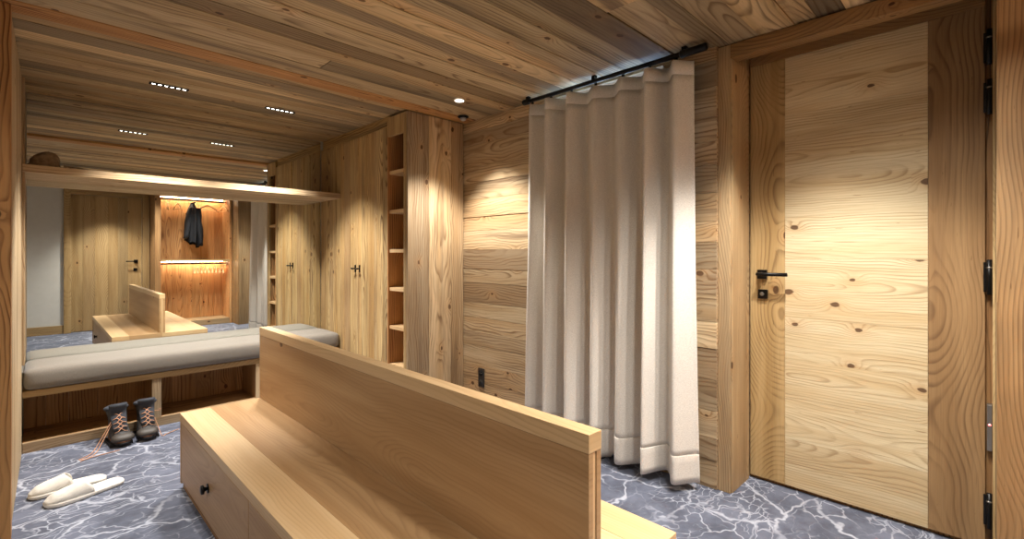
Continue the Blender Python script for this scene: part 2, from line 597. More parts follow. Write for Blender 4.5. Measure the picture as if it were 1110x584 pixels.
# left partition between room and alcove
mb = MB()
planks(mb, 'x', -0.086, 0, 2.27, 3.0, 4.53, 'z', 'y', 'stile', th=0.02, side=-1, lo=0.14, hi=0.2, seed=5)
mb.box(-1.4, -0.105, 3.0, 4.53, 0, 2.30, 'z', 'wall')
struct(mb.build('wall_left', bevel=0.001))
mb = MB()
mb.box(-0.42, -0.075, 2.90, 2.999, 0.0, ZC - 0.003, 'z', 'orange', (0.71, 0.42))
struct(mb.build('trim_1', bevel=0.003))
mb = MB()
for v in mb.box(-0.10, -0.062, 3.003, 4.105, 0.0, 2.262, 'z', 'wall', (0.2, 0.5)):
    if v.co.x > -0.08 and v.co.y < 3.5:
        v.co.x = -0.0790
struct(mb.build('trim_2', bevel=0.002))
mb = MB()
mb.box(-0.077, -0.049, 4.107, 4.512, 0.53, 2.262, 'z', 'wall', (0.7, 0.3))
struct(mb.build('trim_3', bevel=0.002))

# outer left wall (behind and left of the camera) and back wall
mb = MB()
mb.box(-1.4, -1.3, -0.95, 2.999, 0, ZC + 0.04, 'z', 'white')
mb.box(-1.3, -0.422, 2.93, 2.999, 0, ZC + 0.04, 'z', 'wall')
struct(mb.build('wall_side'))
mb = MB()
mb.box(-1.3, 0.372, -0.95, -0.85, 0, ZC + 0.04, 'z', 'white')
mb.box(1.23, 1.33, -0.95, -0.88, 0, ZC + 0.04, 'z', 'white')
mb.box(0.372, 1.23, -0.95, -0.90, 0, ZC + 0.04, 'z', 'white')
struct(mb.build('wall_back'))
mb = MB()
mb.box(-1.4, 2.95, -1.06, -0.955, 0, 2.36, 'z', 'white')
mb.box(2.96, 3.0, -1.06, 1.2, 0, 2.36, 'z', 'white')
struct(mb.build('wall_rear'))
mb = MB()
mb.box(-1.299, 0.295, -0.849, -0.832, 0, 0.125, 'x', 'stile')
struct(mb.build('baseboard_back', bevel=0.002))

# right wall (curtain wall), boards lying, window opening Y 1.27..2.10
XW = 2.438
WY0, WY1, WZ0, WZ1 = 1.28, 2.12, 0.62, 2.235
mb = MB()
planks(mb, 'x', XW, WY1, 3.03, 0, ZC + 0.03, 'y', 'z', 'wall', th=0.02, lo=0.10, hi=0.17, step=0.006, seed=31)
planks(mb, 'x', XW, 0.985, WY0, 0, ZC + 0.03, 'y', 'z', 'wall', th=0.02, lo=0.10, hi=0.17, step=0.006, seed=37)
planks(mb, 'x', XW, WY0, WY1, 0, WZ0, 'y', 'z', 'wall', th=0.02, lo=0.10, hi=0.17, step=0.004, seed=41)
mb.box(XW, XW + 0.02, WY0, WY1, WZ1, ZC + 0.03, 'y', 'wall')
for (y0, y1, z0, z1) in ((0.985, WY0, 0, 2.29), (WY1, 4.53, 0, 2.29), (WY0, WY1, 0, WZ0), (WY0, WY1, WZ1, 2.29)):
    mb.box(XW + 0.02, XW + 0.28, y0, y1, z0, z1, 'y', 'dark')
struct(mb.build('wall_right', bevel=0.0015))

win = thing('window_1', (XW + 0.16, 1.7, WZ0), 'window with bluish daylight behind the closed linen curtain', 'window')
win['kind'] = 'structure'
del win['category']
mb = MB()
fx0, fx1 = XW + 0.14, XW + 0.19
for (y0, y1, z0, z1, g) in ((WY0, WY0 + .05, WZ0, WZ1, 'z'), (WY1 - .05, WY1, WZ0, WZ1, 'z'), (WY0 + .05, WY1 - .05, WZ0, WZ0 + .05, 'y'), (WY0 + .05, WY1 - .05, WZ1 - .05, WZ1, 'y')):
    mb.box(fx0, fx1, y0, y1, z0, z1, g, 'post')
mb.build('frame', win, bevel=0.003)
mb = MB()
mb.box(fx0 + .02, fx0 + .03, WY0 + .05, WY1 - .05, WZ0 + .05, WZ1 - .05, 'z', 'glass')
mb.build('pane', win)

# posts and header round the right door
mb = MB()
mb.box(2.4545, 2.74, 0.925, 0.985, 0, ZC - 0.002, 'z', 'post', (0.35, 0.62))
mb.box(2.466, 2.70, 0.918, 0.925, 0, 2.176, 'z', 'post', (0.55, 0.42))
struct(mb.build('trim_4', bevel=0.002))
mb = MB()
mb.box(2.4545, 2.53, -0.008, 0.9245, 2.178, ZC - 0.002, 'y', 'stiledark', (0.15, 0.12))
struct(mb.build('trim_5', bevel=0.002))
mb = MB()   # dark rebate behind the door edge, hinge side, with its thin pale edge
mb.box(2.735, 2.76, -0.05, 0.985, 0, 2.29, 'z', 'dark', (0.3, 0.2))
mb.box(2.694, 2.734, -0.0115, -0.003, 0, 2.262, 'z', 'stile', (0.2, 0.9))
struct(mb.build('trim_6', bevel=0.001))
mb = MB()   # wall beyond the hinges, running back past the camera
planks(mb, 'x', 2.42, 0, ZC + .02, -0.349, -0.012, 'z', 'y', 'stiledark', th=0.02, lo=0.34, hi=0.35, seed=8)
mb.box(2.44, 2.95, -0.36, -0.012, 0, ZC + 0.03, 'z', 'ceil', (0.1, 0.3))
mb.box(2.76, 2.95, -0.012, 1.0, 0, ZC + 0.03, 'z', 'darkgap')
struct(mb.build('wall_entrance', bevel=0.002))

# ---- door 1 (right of the picture)
d1 = thing('door_1', (2.712, 0.02, 0.012), 'pale spruce door with black lever handle at the right', 'door')
d1['kind'] = 'structure'; del d1['category']
Z0, ZR, ZT = 0.020, 2.20, 2.268
mb = MB(); mb.box(2.712, 2.733, 0.749, 0.9165, Z0, ZR, 'z', 'stile', (0.62, 0.55)); mb.build('side_board', d1, bevel=0.001)
mb = MB(); mb.box(2.711, 2.733, 0.0185, 0.1925, Z0, ZR, 'z', 'stiledark', (0.28, 0.34)); mb.build('side_board', d1, bevel=0.001)
mb = MB(); mb.box(2.7105, 2.733, 0.0185, 0.9165, ZR + .001, ZT, 'y', 'stiledark', (0.83, 0.25)); mb.build('top_rail', d1, bevel=0.001)
mb = MB()
planks(mb, 'x', 2.7118, 0.1935, 0.748, Z0, ZR, 'y', 'z', 'door', th=0.021, lo=0.17, hi=0.34, gap=0.0006, step=0.0006, seed=99)
mb.build('centre_panel', d1)
mb = MB()
zh = 1.095
mb.box(2.693, 2.7115, 0.831, 0.876, zh - .026, zh + .022, 'z', 'black')
hd = mb.build('handle', d1, bevel=0.002)
mb = MB()
mb.cyl((2.652, 0.852, zh), 'x', 0.010, 0.042, 'black', 14)
mb.tube([(2.652, 0.866, zh), (2.650, 0.852, zh), (2.650, 0.722, zh)], 0.0095, 'black', 12)
mb.build('lever', hd)
mb = MB()
mb.box(2.697, 2.7115, 0.828, 0.874, 0.965, 1.013, 'z', 'black')
mb.cyl((2.688, 0.852, 0.99), 'x', 0.010, 0.010, 'steel', 14)
mb.build('lock', d1, bevel=0.002)
for zc, hh in ((2.029, .07), (1.829, .07), (1.107, .07), (0.171, .07)):
    mb = MB()
    mb.cyl((2.697, 0.0062, zc - hh), 'z', 0.0085, 2 * hh, 'black', 14)
    mb.box(2.700, 2.7105, 0.001, 0.0235, zc - hh * .85, zc + hh * .85, 'z', 'black')
    mb.cyl((2.697, 0.0062, zc + hh * .5), 'z', 0.0092, 0.006, 'steel', 14)
    mb.build('hinge', d1)
mb = MB()
mb.box(2.700, 2.7345, -0.0025, 0.0135, 0.41, 0.595, 'z', 'steel')
st = mb.build('strike_plate', d1, bevel=0.002)
mb = MB(); mb.cyl((2.6985, 0.0055, 0.515), 'x', 0.0045, 0.002, 'red', 12); mb.build('red_light', st)

# ---- door 2 (behind the camera, seen in the mirror)
mb = MB()
mb.box(0.29, 0.372, -0.86, -0.815, 0, 2.19, 'z', 'stile', (.3, .6))
mb.box(1.232, 1.322, -0.86, -0.815, 0, 2.19, 'z', 'stile', (.5, .7))
mb.box(0.372, 1.232, -0.86, -0.815, 2.112, 2.19, 'x', 'stile', (.2, .5))
mb.box(0.29, 1.322, -0.86, -0.83, 2.191, ZC, 'x', 'stile', (.4, .5))
struct(mb.build('trim_7', bevel=0.003))
d2 = thing('door_2', (0.8, -0.87, 0), 'brown spruce plank door seen in the mirror', 'door')
d2['kind'] = 'structure'; del d2['category']
mb = MB()
planks(mb, 'y', -0.868, 0.01, 2.110, 0.374, 1.230, 'z', 'x', 'stile', th=0.03, side=-1, lo=0.10, hi=0.17, step=0.001, seed=61)
mb.build('door_leaf', d2)
mb = MB()
mb.box(1.125, 1.175, -0.867, -0.853, 1.055, 1.105, 'z', 'black')
h2 = mb.build('handle', d2, bevel=.002)
mb = MB()
mb.tube([(1.15, -0.853, 1.08), (1.15, -0.81, 1.08)], .009, 'black', 10)
mb.tube([(1.16, -0.81, 1.08), (1.02, -0.81, 1.08)], .009, 'black', 10)
mb.build('lever', h2)
mb = MB()
mb.box(1.12, 1.17, -0.867, -0.855, 0.925, 0.970, 'z', 'black')
mb.build('lock', d2, bevel=.002)

# ================================================================== BIG FURNITURE
# ---- mirror
mb = MB()
mb.box(-0.047, 1.913, YM, YM + 0.008, 0.40, ZA - 0.002, 'z', 'mirror')
tag(mb.build('wall_mirror'), 'large wall mirror above the cushioned bench, up to the ceiling', 'mirror')

# ---- wall shelf in front of the mirror
mb = MB()
mb.box(-0.060, 1.914, 4.095, YM - 0.001, 1.692, 1.7385, 'x', 'wall', (0.44, 0.8))
tag(mb.build('wall_shelf', bevel=0.002), 'long thick wooden shelf running in front of the big mirror', 'shelf')

# ---- wardrobe + open shelf tower
XF = 1.916
wr = thing('wardrobe', (2.17, 3.9, 0), 'tall built-in wardrobe of vertical spruce boards beside the mirror', 'wardrobe')
mb = MB()
mb.box(XF + 0.024, 2.437, 3.318, 4.529, 0.0, 2.175, 'z', 'dark')
mb.build('carcass', wr)
DR = [(3.30, 3.778), (3.782, 4.256), (4.260, 4.514)]
for k, (y0, y1) in enumerate(DR):
    mb = MB()
    planks(mb, 'x', XF, 0.03, 2.178, y0, y1, 'z', 'y', 'cab', th=0.022, lo=0.05, hi=0.11, gap=0.001, step=0.003, seed=71 + k)
    dd = mb.build('door', wr, bevel=0.001)
    if k < 2:
        yk = 3.742 if k == 0 else 3.818
        mb = MB()
        mb.box(XF - 0.006, XF + 0.001, yk - .007, yk + .007, 1.045, 1.107, 'z', 'black')
        mb.cyl((XF - 0.028, yk, 1.076), 'x', 0.006, 0.024, 'black', 10)
        mb.cyl((XF - 0.030, yk - .018, 1.076), 'y', 0.007, 0.036, 'black', 10)
        mb.build('knob', dd)
mb = MB()
mb.box(XF + 0.020, XF + 0.040, 3.30, 4.514, 2.180, ZA - 0.001, 'y', 'cab', (.3, .2))
mb.build('filler_board', wr)
mb = MB()
mb.box(XF + 0.002, XF + 0.022, 3.30, 4.514, 0.0, 0.028, 'y', 'cab', (.3, .4))
mb.build('plinth', wr)

sh = thing('shelf_tower', (2.17, 3.15, 0), 'narrow open shelf tower with wide spruce end panel, nearer end of the wardrobe run', 'shelving unit')
mb = MB()
planks(mb, 'y', 3.011, 0, ZC - 0.002, XF, 2.436, 'z', 'x', 'wall', th=0.022, lo=0.15, hi=0.22, gap=0.002, step=0.003, seed=83)
mb.build('end_panel', sh, bevel=0.001)
mb = MB()
mb.box(XF, XF + 0.022, 3.034, 3.069, 0, ZC - 0.002, 'z', 'cab', (.5, .35))
mb.box(XF + 0.022, 2.40, 3.034, 3.052, 0, 2.17, 'z', 'dark', (.5, .35))
mb.build('near_side', sh, bevel=0.001)
mb = MB()
mb.box(XF + .001, 2.40, 3.288, 3.299, 0, 2.17, 'z', 'niche', (.7, .45))
mb.build('far_side', sh, bevel=0.001)
mb = MB()
planks(mb, 'x', 2.401, 0, 2.17, 3.034, 3.299, 'z', 'y', 'niche', th=0.02, lo=.08, hi=.14, seed=84)
mb.build('back_panel', sh)
mb = MB()
mb.box(XF, XF + 0.022, 3.070, 3.299, 2.10, 2.248, 'z', 'cab', (.25, .55))
mb.build('top_board', sh, bevel=.001)
for z in (0.06, 0.357, 0.65, 0.943, 1.236, 1.537, 1.837):
    mb = MB()
    mb.box(XF + 0.012, 2.40, 3.053, 3.2875, z - .026, z, 'y', 'larchpale')
    mb.build('shelf', sh, bevel=.001)

# ---- bench with cushion below the mirror
bn = thing('wall_bench', (0.93, 4.3, 0), 'spruce bench with open compartments below the mirror', 'bench')
mb = MB(); mb.box(-0.060, 1.912, 4.108, 4.500, 0.332, 0.372, 'x', 'stile', (.63, .77)); mb.build('seat_board', bn, bevel=.002)
mb = MB(); mb.box(-0.060, 1.912, 4.108, 4.128, 0.0, 0.061, 'x', 'wall', (.2, .8)); mb.build('kick_board', bn, bevel=.002)
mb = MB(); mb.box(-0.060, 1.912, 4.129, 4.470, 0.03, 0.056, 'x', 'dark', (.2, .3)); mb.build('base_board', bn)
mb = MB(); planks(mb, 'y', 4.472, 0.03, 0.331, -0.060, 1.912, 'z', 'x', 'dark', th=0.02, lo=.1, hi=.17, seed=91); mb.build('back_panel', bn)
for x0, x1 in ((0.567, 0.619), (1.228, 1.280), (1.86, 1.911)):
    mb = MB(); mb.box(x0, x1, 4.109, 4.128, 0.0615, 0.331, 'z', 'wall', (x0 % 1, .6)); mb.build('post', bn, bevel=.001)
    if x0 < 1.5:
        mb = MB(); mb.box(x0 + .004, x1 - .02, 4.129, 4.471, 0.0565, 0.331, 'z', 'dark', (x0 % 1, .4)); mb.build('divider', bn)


def cushion():
    mb = MB()
    x0, x1, y0, y1, z0, z1 = -0.058, 1.911, 4.088, 4.512, 0.374, 0.506
    bmx = mb.bm
    nx, ny, nz = 40, 10, 3

    def P(i, j, k):
        return (x0 + (x1 - x0) * i / nx, y0 + (y1 - y0) * j / ny, z0 + (z1 - z0) * k / nz)
    R = 0.022
    cx0, cx1, cy0, cy1, cz0, cz1 = x0 + R, x1 - R, y0 + R, y1 - R, z0 + R * .6, z1 - R

    def shape(p):
        p = Vector(p)
        q = Vector((min(max(p.x, cx0), cx1), min(max(p.y, cy0), cy1), min(max(p.z, cz0), cz1)))
        d = p - q
        if d.length > 1e-6:
            s = max(abs(d.x), abs(d.y), abs(d.z)) / d.length
            p = q + d * s if d.length > R else p
        f = mnoise.noise(Vector((p.x * 4, p.y * 6, p.z * 9))) * 0.004
        if p.z > z1 - .03:
            p.z += f
        if p.y < y0 + .03:
            p.y += f * .8
        return p
    quads = []
    def grid(fn, na, nb):
        vs = [[bmx.verts.new(shape(fn(a, b))) for b in range(nb + 1)] for a in range(na + 1)]
        for a in range(na):
            for b in range(nb):
                f = bmx.faces.new((vs[a][b], vs[a + 1][b], vs[a + 1][b + 1], vs[a][b + 1])); f.smooth = True
                f.material_index = mb.mi('cushion')
    grid(lambda a, b: P(a, b, nz), nx, ny); grid(lambda a, b: P(a, b, 0), nx, ny)
    grid(lambda a, b: P(a, 0, b), nx, nz); grid(lambda a, b: P(a, ny, b), nx, nz)
    grid(lambda a, b: P(0, a, b), ny, nz); grid(lambda a, b: P(nx, a, b), ny, nz)
    bmesh.ops.remove_doubles(bmx, verts=bmx.verts[:], dist=0.0005)
    o = mb.build('bench_cushion', sub=1)
    return o


tag(cushion(), 'long grey fabric seat cushion on the bench below the mirror', 'cushion')

# ---- island bench
IX0, IX1, IXB, IX2 = 0.522, 0.899, 0.949, 1.330
IY0, IY1, ZS, ZP = 0.655, 2.950, 0.382, 0.783
isl = thing('island_bench', ((IX0 + IX2) / 2, (IY0 + IY1) / 2, 0), 'double sided island bench with tall centre backrest and drawers', 'bench')
mb = MB()
mb.box(IX0 + .022, IX2 - .022, IY0 + .023, IY1 - .023, 0.028, ZS - .046, 'y', 'larch', (.2, .5))
mb.box(IX0 + .001, IX2 - .001, IY1 - .0225, IY1 - .001, 0.028, ZS - .041, 'x', 'larch', (.42, .6))
mb.box(IX0 + .001, IX2 - .001, IY0 + .001, IY0 + .0225, 0.028, ZS - .041, 'x', 'larch', (.62, .6))
mb.build('body', isl)
mb = MB(); mb.box(IX0 + .012, IX2 - .012, IY0 + .012, IY1 - .012, 0, 0.0275, 'y', 'dark', (.4, .5)); mb.build('plinth', isl)
# seat boards: edge strip + inner boards on both sides
for side in (0, 1):
    mb = MB()
    if side == 0:
        mb.box(IX0, IX0 + .135, IY0, IY1, ZS - .040, ZS, 'y', 'larchpale', (.3, .1))
        mb.box(IX0 + .1355, .9235, IY0, IY1, ZS - .040, ZS - .0006, 'y', 'larch', (.52, .5))
    else:
        mb.box(IX2 - .135, IX2, IY0, IY1, ZS - .040, ZS, 'y', 'larchpale', (.8, .6))
        mb.box(0.9240, IX2 - .1355, IY0, IY1, ZS - .040, ZS - .0006, 'y', 'larchpale', (.12, .5))
    mb.build('seat_board', isl, bevel=.0012)
mb = MB()
top = 0.045
mb.box(IX1, IXB, IY0, IY1, ZP - top, ZP, 'y', 'larchpale', (.44, .35))
n = 4
mb.box(IX1 + .0006, IX1 + .018, IY0 + .0008, IY1 - .0008, ZS + .0005, ZP - top - .0008, 'y', 'larch', (.66, .45))
mb.box(IX1 + .0188, IX1 + .0305, IY0 + .003, IY1 - .003, ZS + .0005, ZP - top, 'z', 'larchpale', (.2, .9))
mb.box(IX1 + .0313, IXB - .0006, IY0 + .0008, IY1 - .0008, ZS + .0005, ZP - top - .0008, 'y', 'larch', (.36, .55))
mb.build('backrest', isl, bevel=.0012)
DRW = [(1.838, IY1 - .010), (0.750 + .02, 1.834)]
for side in (0, 1):
    for y0, y1 in DRW:
        mb = MB()
        if side == 0:
            mb.box(IX0 + .002, IX0 + .0215, y0, y1, 0.040, ZS - .045, 'y', 'larch', (y0 % 1, .42))
        else:
            mb.box(IX2 - .0215, IX2 - .002, y0, y1, 0.040, ZS - .045, 'y', 'larch', (y0 % 1, .62))
        dw = mb.build('drawer', isl, bevel=.0015)
        yk, s = (y0 + y1) / 2, (-1 if side == 0 else 1)
        xk = IX0 + .002 if side == 0 else IX2 - .002
        mb = MB()
        mb.tube([(xk, yk, .19), (xk + s * .004, yk, .19)], .021, 'black', 8)
        mb.tube([(xk + s * .004, yk, .19), (xk + s * .014, yk, .19), (xk + s * .018, yk, .19), (xk + s * .026, yk, .19), (xk + s * .029, yk, .19)], [.008, .010, .0205, .0205, .013], 'black', 8)
        mb.build('knob', dw)

# ================================================================== CURTAIN
rod = thing('curtain_rod', (2.335, 1.6, 2.2), 'black metal curtain rod just below the ceiling', 'curtain rod')
RX, RZ = 2.325, 2.218
mb = MB(); mb.tube([(RX, 1.01, RZ), (RX, 2.215, RZ)], .0125, 'black', 14); mb.build('pole', rod)
for y0, y1 in ((0.985, 1.125), (2.18, 2.235)):
    mb = MB(); mb.tube([(RX, y0, RZ), (RX, y0 + .006, RZ), (RX, y1 - .006, RZ), (RX, y1, RZ)], [.014, .0195, .0195, .014], 'black', 16); mb.build('finial', rod)
for y in (1.10, 1.655, 2.19):
    mb = MB()
    mb.box(RX - .012, RX + .012, y - .012, y + .012, RZ + .010, ZC - .0005, 'z', 'black')
    mb.build('bracket', rod)
fold_px = [1.072, 1.22, 1.372, 1.548, 1.742, 1.905, 2.075, 2.225]


def curtain():
    mb = MB()
    ny, nz = 7 * 22, 60
    zt, zb = 2.184, 0.035
    front = []
    for k in range(nz + 1):
        tz = k / nz
        z = zt + (zb - zt) * tz
        row = []
        for i in range(ny + 1):
            q = i / 22
            f = min(int(q), 6)
            fr = q - f
            # fold boundaries vary with height
            wa = fold_px[f] + 0.022 * tz * math.sin(f * 2.3 + 1)
            wb = fold_px[f + 1] + 0.022 * tz * math.sin((f + 1) * 2.3 + 1)
            if f == 0: wa = fold_px[0] - 0.030 * tz ** 1.5
            if f == 6: wb = fold_px[7] + 0.02 * tz
            # y as a skewed wave so that each pleat bulges over its neighbour
            amp = 0.040 + 0.018 * tz + 0.010 * math.sin(f * 1.7)
            bulge = (.5 - .5 * math.cos(2 * PI * fr)) ** .8
            x = 2.372 - amp * 2 * bulge - 0.004 * math.sin(fr * PI * 2 + tz * 3 + f)
            y = wa + (wb - wa) * fr + 0.006 * math.sin(2 * PI * fr)
            x += 0.006 * mnoise.noise(Vector((y * 3, z * 1.5, 3))) - 0.012 * tz * math.sin(f * 2.1)
            dz = 0.0
            if tz > .9:
                dz = (tz - .9) * 10 * 0.02 * math.sin(f * 1.3 + .4)
            row.append(Vector((x, y, z + dz)))
        front.append(row)
    n = ny + 1
    root = thing('curtain', (2.34, 1.63, 0.03), 'floor-length beige linen curtain drawn across the window', 'curtain')
    for name, k0, k1, off in (('cloth', 2, 56, 0.0), ('hem', 56, nz, 0.0016), ('heading', 0, 2, 0.0012)):
        mb = MB()
        rows = front[k0:k1 + 1]
        if name == 'hem':      # rolled lip where the hem is sewn
            rows = [[p.copy() for p in rows[0]]] + rows
            for p in rows[0]:
                p.z += 0.004
        m = len(rows)
        fr_, bk_ = [], []
        for r_i, row in enumerate(rows):
            for i, p in enumerate(row):
                a, b = row[max(0, i - 1)], row[min(ny, i + 1)]
                d = (b - a).normalized()
                nn = Vector((d.y, -d.x, 0))
                if nn.x < 0: nn = -nn
                lip = 0.0016 if (name == 'hem' and r_i == 1) else 0
                fr_.append(p - nn * (off + lip))
                bk_.append(p + nn * (0.003 + off))
        verts = fr_ + bk_
        B = len(fr_)
        faces = []
        for k in range(m - 1):
            for i in range(ny):
                a = k * n + i
                faces.append((a, a + 1, a + 1 + n, a + n))
                faces.append((B + a + n, B + a + n + 1, B + a + 1, B + a))
        for i in range(ny):
            faces.append((i, B + i, B + i + 1, i + 1))
            a = (m - 1) * n + i
            faces.append((a, a + 1, B + a + 1, B + a))
        for k in range(m - 1):
            a = k * n
            faces.append((a, a + n, B + a + n, B + a))
            a = k * n + ny
            faces.append((a, B + a, B + a + n, a + n))
        mb.add(verts, faces, 'curtain')
        mb.build(name, root)
    # runners on the rod
    for y in [(fold_px[i] + fold_px[i + 1]) / 2 for i in range(7)]:
        m3 = MB()
        m3.box(RX - .003, RX + .003, y - .008, y + .008, 2.180, RZ - .0135, 'z', 'black')
        m3.build('glider', root)


curtain()

# ================================================================== CEILING LAMPS


def downlight(x, y, z, power, cone, blend, label, group=None):
    t = thing('ceiling_spotlight', (x, y, z), label, 'ceiling light', group)
    mb = MB()
    n = 28
    rs = [[(x + r * math.cos(2 * PI * k / n), y + r * math.sin(2 * PI * k / n), zz) for k in range(n)] for r, zz in ((.030, z - .0012), (.034, z - .004), (.038, z - .003), (.039, z))]
    mb.rings(rs, 'white', cap=False)
    mb.build('rim', t)
    mb = MB(); mb.cyl((x, y, z - .0015), 'z', .031, .001, 'lamp', 28); mb.build('lens', t)
    sp = spot('spot_lamp', (x, y, z - .02), (x, y, 0), power, cone, blend, 0.03)
    return t


labels = ['round white ceiling spotlight near the shelf tower end panel',
          'round ceiling spotlight in front of the right door',
          'round ceiling spotlight in front of the door seen in the mirror',
          'round ceiling spotlight above the island bench',
          'added fill light left of the camera, shaped like a round ceiling spotlight']
for (x, y, p, c, bl), lb in zip(LAMPS, labels):
    downlight(x, y, ZC, p, c, bl, lb)


def linear(x, y, label):
    t = thing('linear_ceiling_light', (x, y, ZA), label, 'ceiling light', 'narrow recessed lights in the alcove ceiling')
    L, W = 0.205, 0.036
    z = ZA
    mb = MB()
    mb.box(x - L / 2, x + L / 2, y - W / 2, y - W / 2 + .005, z - .006, z, 'x', 'blackmatte')
    mb.box(x - L / 2, x + L / 2, y + W / 2 - .005, y + W / 2, z - .006, z, 'x', 'blackmatte')
    mb.box(x - L / 2, x - L / 2 + .006, y - W / 2 + .005, y + W / 2 - .005, z - .006, z, 'x', 'blackmatte')
    mb.box(x + L / 2 - .006, x + L / 2, y - W / 2 + .005, y + W / 2 - .005, z - .006, z, 'x', 'blackmatte')
    mb.box(x - L / 2 + .006, x + L / 2 - .006, y - W / 2 + .005, y + W / 2 - .005, z - .0015, z, 'x', 'blackmatte')
    mb.build('housing', t)
    for k in range(6):
        xx = x - L / 2 + .022 + k * (L - .044) / 5
        mb = MB(); mb.box(xx - .008, xx + .008, y - .007, y + .007, z - .004, z - .0016, 'x', 'lamp'); mb.build('led', t)
    for dx in (-.06, .06):
        spot('spot_lamp', (x + dx, y, z - .03), (x + dx, y, 0), 76, 92, 0.5, 0.025)


linear(*LINEAR[0], 'narrow linear ceiling light on the left above the slippers')
linear(*LINEAR[1], 'narrow linear ceiling light on the right nearer the wardrobe')

mb = MB()
n = 24
t = thing('motion_sensor', (2.302, 2.85, ZC), 'small dark round ceiling sensor with pale dome beside the spotlight', 'sensor')
mb.rings([[(2.302 + r * math.cos(2 * PI * k / n), 2.85 + r * math.sin(2 * PI * k / n), ZC - z) for k in range(n)] for r, z in ((.040, 0), (.042, .006), (.030, .014))], 'blackmatte')
mb.build('ring', t)
mb = MB()
mb.rings([[(2.302 + r * math.cos(2 * PI * k / n), 2.85 + r * math.sin(2 * PI * k / n), ZC - z) for k in range(n)] for r, z in ((.024, .0145), (.022, .026), (.014, .033), (.004, .036))], 'lens')
mb.build('dome', t)

# power socket
t = thing('wall_socket', (XW, 2.79, 0.24), 'black vertical double wall socket low on the board wall beside the curtain', 'socket')
mb = MB(); mb.box(XW - .010, XW, 2.757, 2.823, 0.172, 0.316, 'z', 'socket'); pl = mb.build('plate', t, bevel=.003)
for k, z in enumerate((0.280, 0.209)):
    mb = MB()
    mb.cyl((XW - .0125, 2.79, z), 'x', .024 if k == 0 else .020, .002, 'blackmatte' if k == 0 else 'socket', 20)
    if k == 0:
        mb.cyl((XW - .0135, 2.79 - .009, z), 'x', .003, .001, 'steel', 8); mb.cyl((XW - .0135, 2.79 + .009, z), 'x', .003, .001, 'steel', 8)
    mb.build('socket_insert', pl)

# ================================================================== CLOSET behind the camera (seen in the mirror)
CX0, CX1, CYF, CYB = 1.33, 2.47, -0.35, -0.86
cl = thing('open_closet', (1.9, -0.6, 0), 'open hanging closet with lit rails seen in the mirror', 'closet')
mb = MB(); mb.box(CX0, 1.408, CYB, CYF, 0, ZC - .002, 'z', 'dark', (.3, .5)); mb.build('side_panel', cl, bevel=.002)
mb = MB(); mb.box(2.382, 2.418, CYB, CYF, 0, ZC - .002, 'z', 'niche', (.6, .7)); mb.build('side_panel', cl, bevel=.002)
mb = MB(); planks(mb, 'y', -0.80, 0.09, ZC - .002, 1.409, 2.381, 'z', 'x', 'niche', th=.03, side=-1, lo=.08, hi=.15, step=.002, seed=101); mb.build('back_panel', cl)
mb = MB(); mb.box(1.409, 2.381, CYF - .44, CYF, 0, .092, 'x', 'post', (.3, .5)); mb.build('plinth', cl, bevel=.002)
mb = MB(); mb.box(1.409, 2.381, CYF - .44, CYF, 2.16, ZC - .003, 'x', 'stile', (.1, .5)); mb.build('top_board', cl, bevel=.002)
mb = MB(); mb.box(1.409, 2.381, CYF - .44, CYF, 1.075, 1.105, 'x', 'stile', (.9, .5)); mb.build('shelf', cl, bevel=.002)
for z in (2.158, 1.073):
    mb = MB(); mb.box(1.43, 2.36, -0.735, -0.718, z - .008, z, 'x', 'led'); mb.build('led_strip', cl)
YR = -0.572
RAILZ = (2.105, 1.035)
for z in RAILZ:
    mb = MB(); mb.tube([(1.409, YR, z), (2.381, YR, z)], .0125, 'black', 14); mb.build('hanging_rail', cl)


def make_hanger(loc, yaw, label, group):
    """hook ends at local z=0 (top of the rail), arms along local Y"""
    t = thing('clothes_hanger', (0, 0, 0), label, 'clothes hanger', group)
    mb = MB()
    hook = []
    for k in range(13):
        a = math.radians(-60 + 250 * k / 12)
        hook.append((0, .019 * math.cos(a), -.0165 + .019 * math.sin(a)))
    hook = hook[::-1]
    hook += [(0, 0.004, -.045), (0, 0, -.085)]
    # path: around the rail then down the stem
    mb.tube(hook, .0018, 'steel', 8)
    hk = mb.build('hook', t)
    mb = MB()
    rs = []
    n = 18
    for k in range(n + 1):
        s = -1 + 2 * k / n
        y = s * .17
        z = -.085 - .075 * abs(s) ** 1.35 - .012 * (abs(s) > .96)
        hh = .016 * (1 - .35 * abs(s) ** 3)
        wv = .006 + .006 * abs(s)
        rs.append([(wv * math.cos(a), y, z + hh * math.sin(a)) for a in [2 * PI * q / 10 for q in range(10)]])
    mb.rings(rs, 'hanger')
    mb.build('arms', t)
    mb = MB()
    mb.tube([(0, -.148, -.148), (0, -.143, -.168), (0, .143, -.168), (0, .148, -.148)], .004, 'hanger', 8)
    mb.build('trouser_bar', t)
    t.location = loc
    t.rotation_euler = (0, 0, yaw)
    return t


def unturn(t):
    for ch in t.children:
        if ch.name.startswith('hook'):
            ch.rotation_euler = (0, 0, -t.rotation_euler.z)


def copy_tree(o, parent=None):
    c = o.copy()
    COL.objects.link(c)
    if parent is not None:
        c.parent = parent
    for ch in o.children:
        copy_tree(ch, c)
    return c


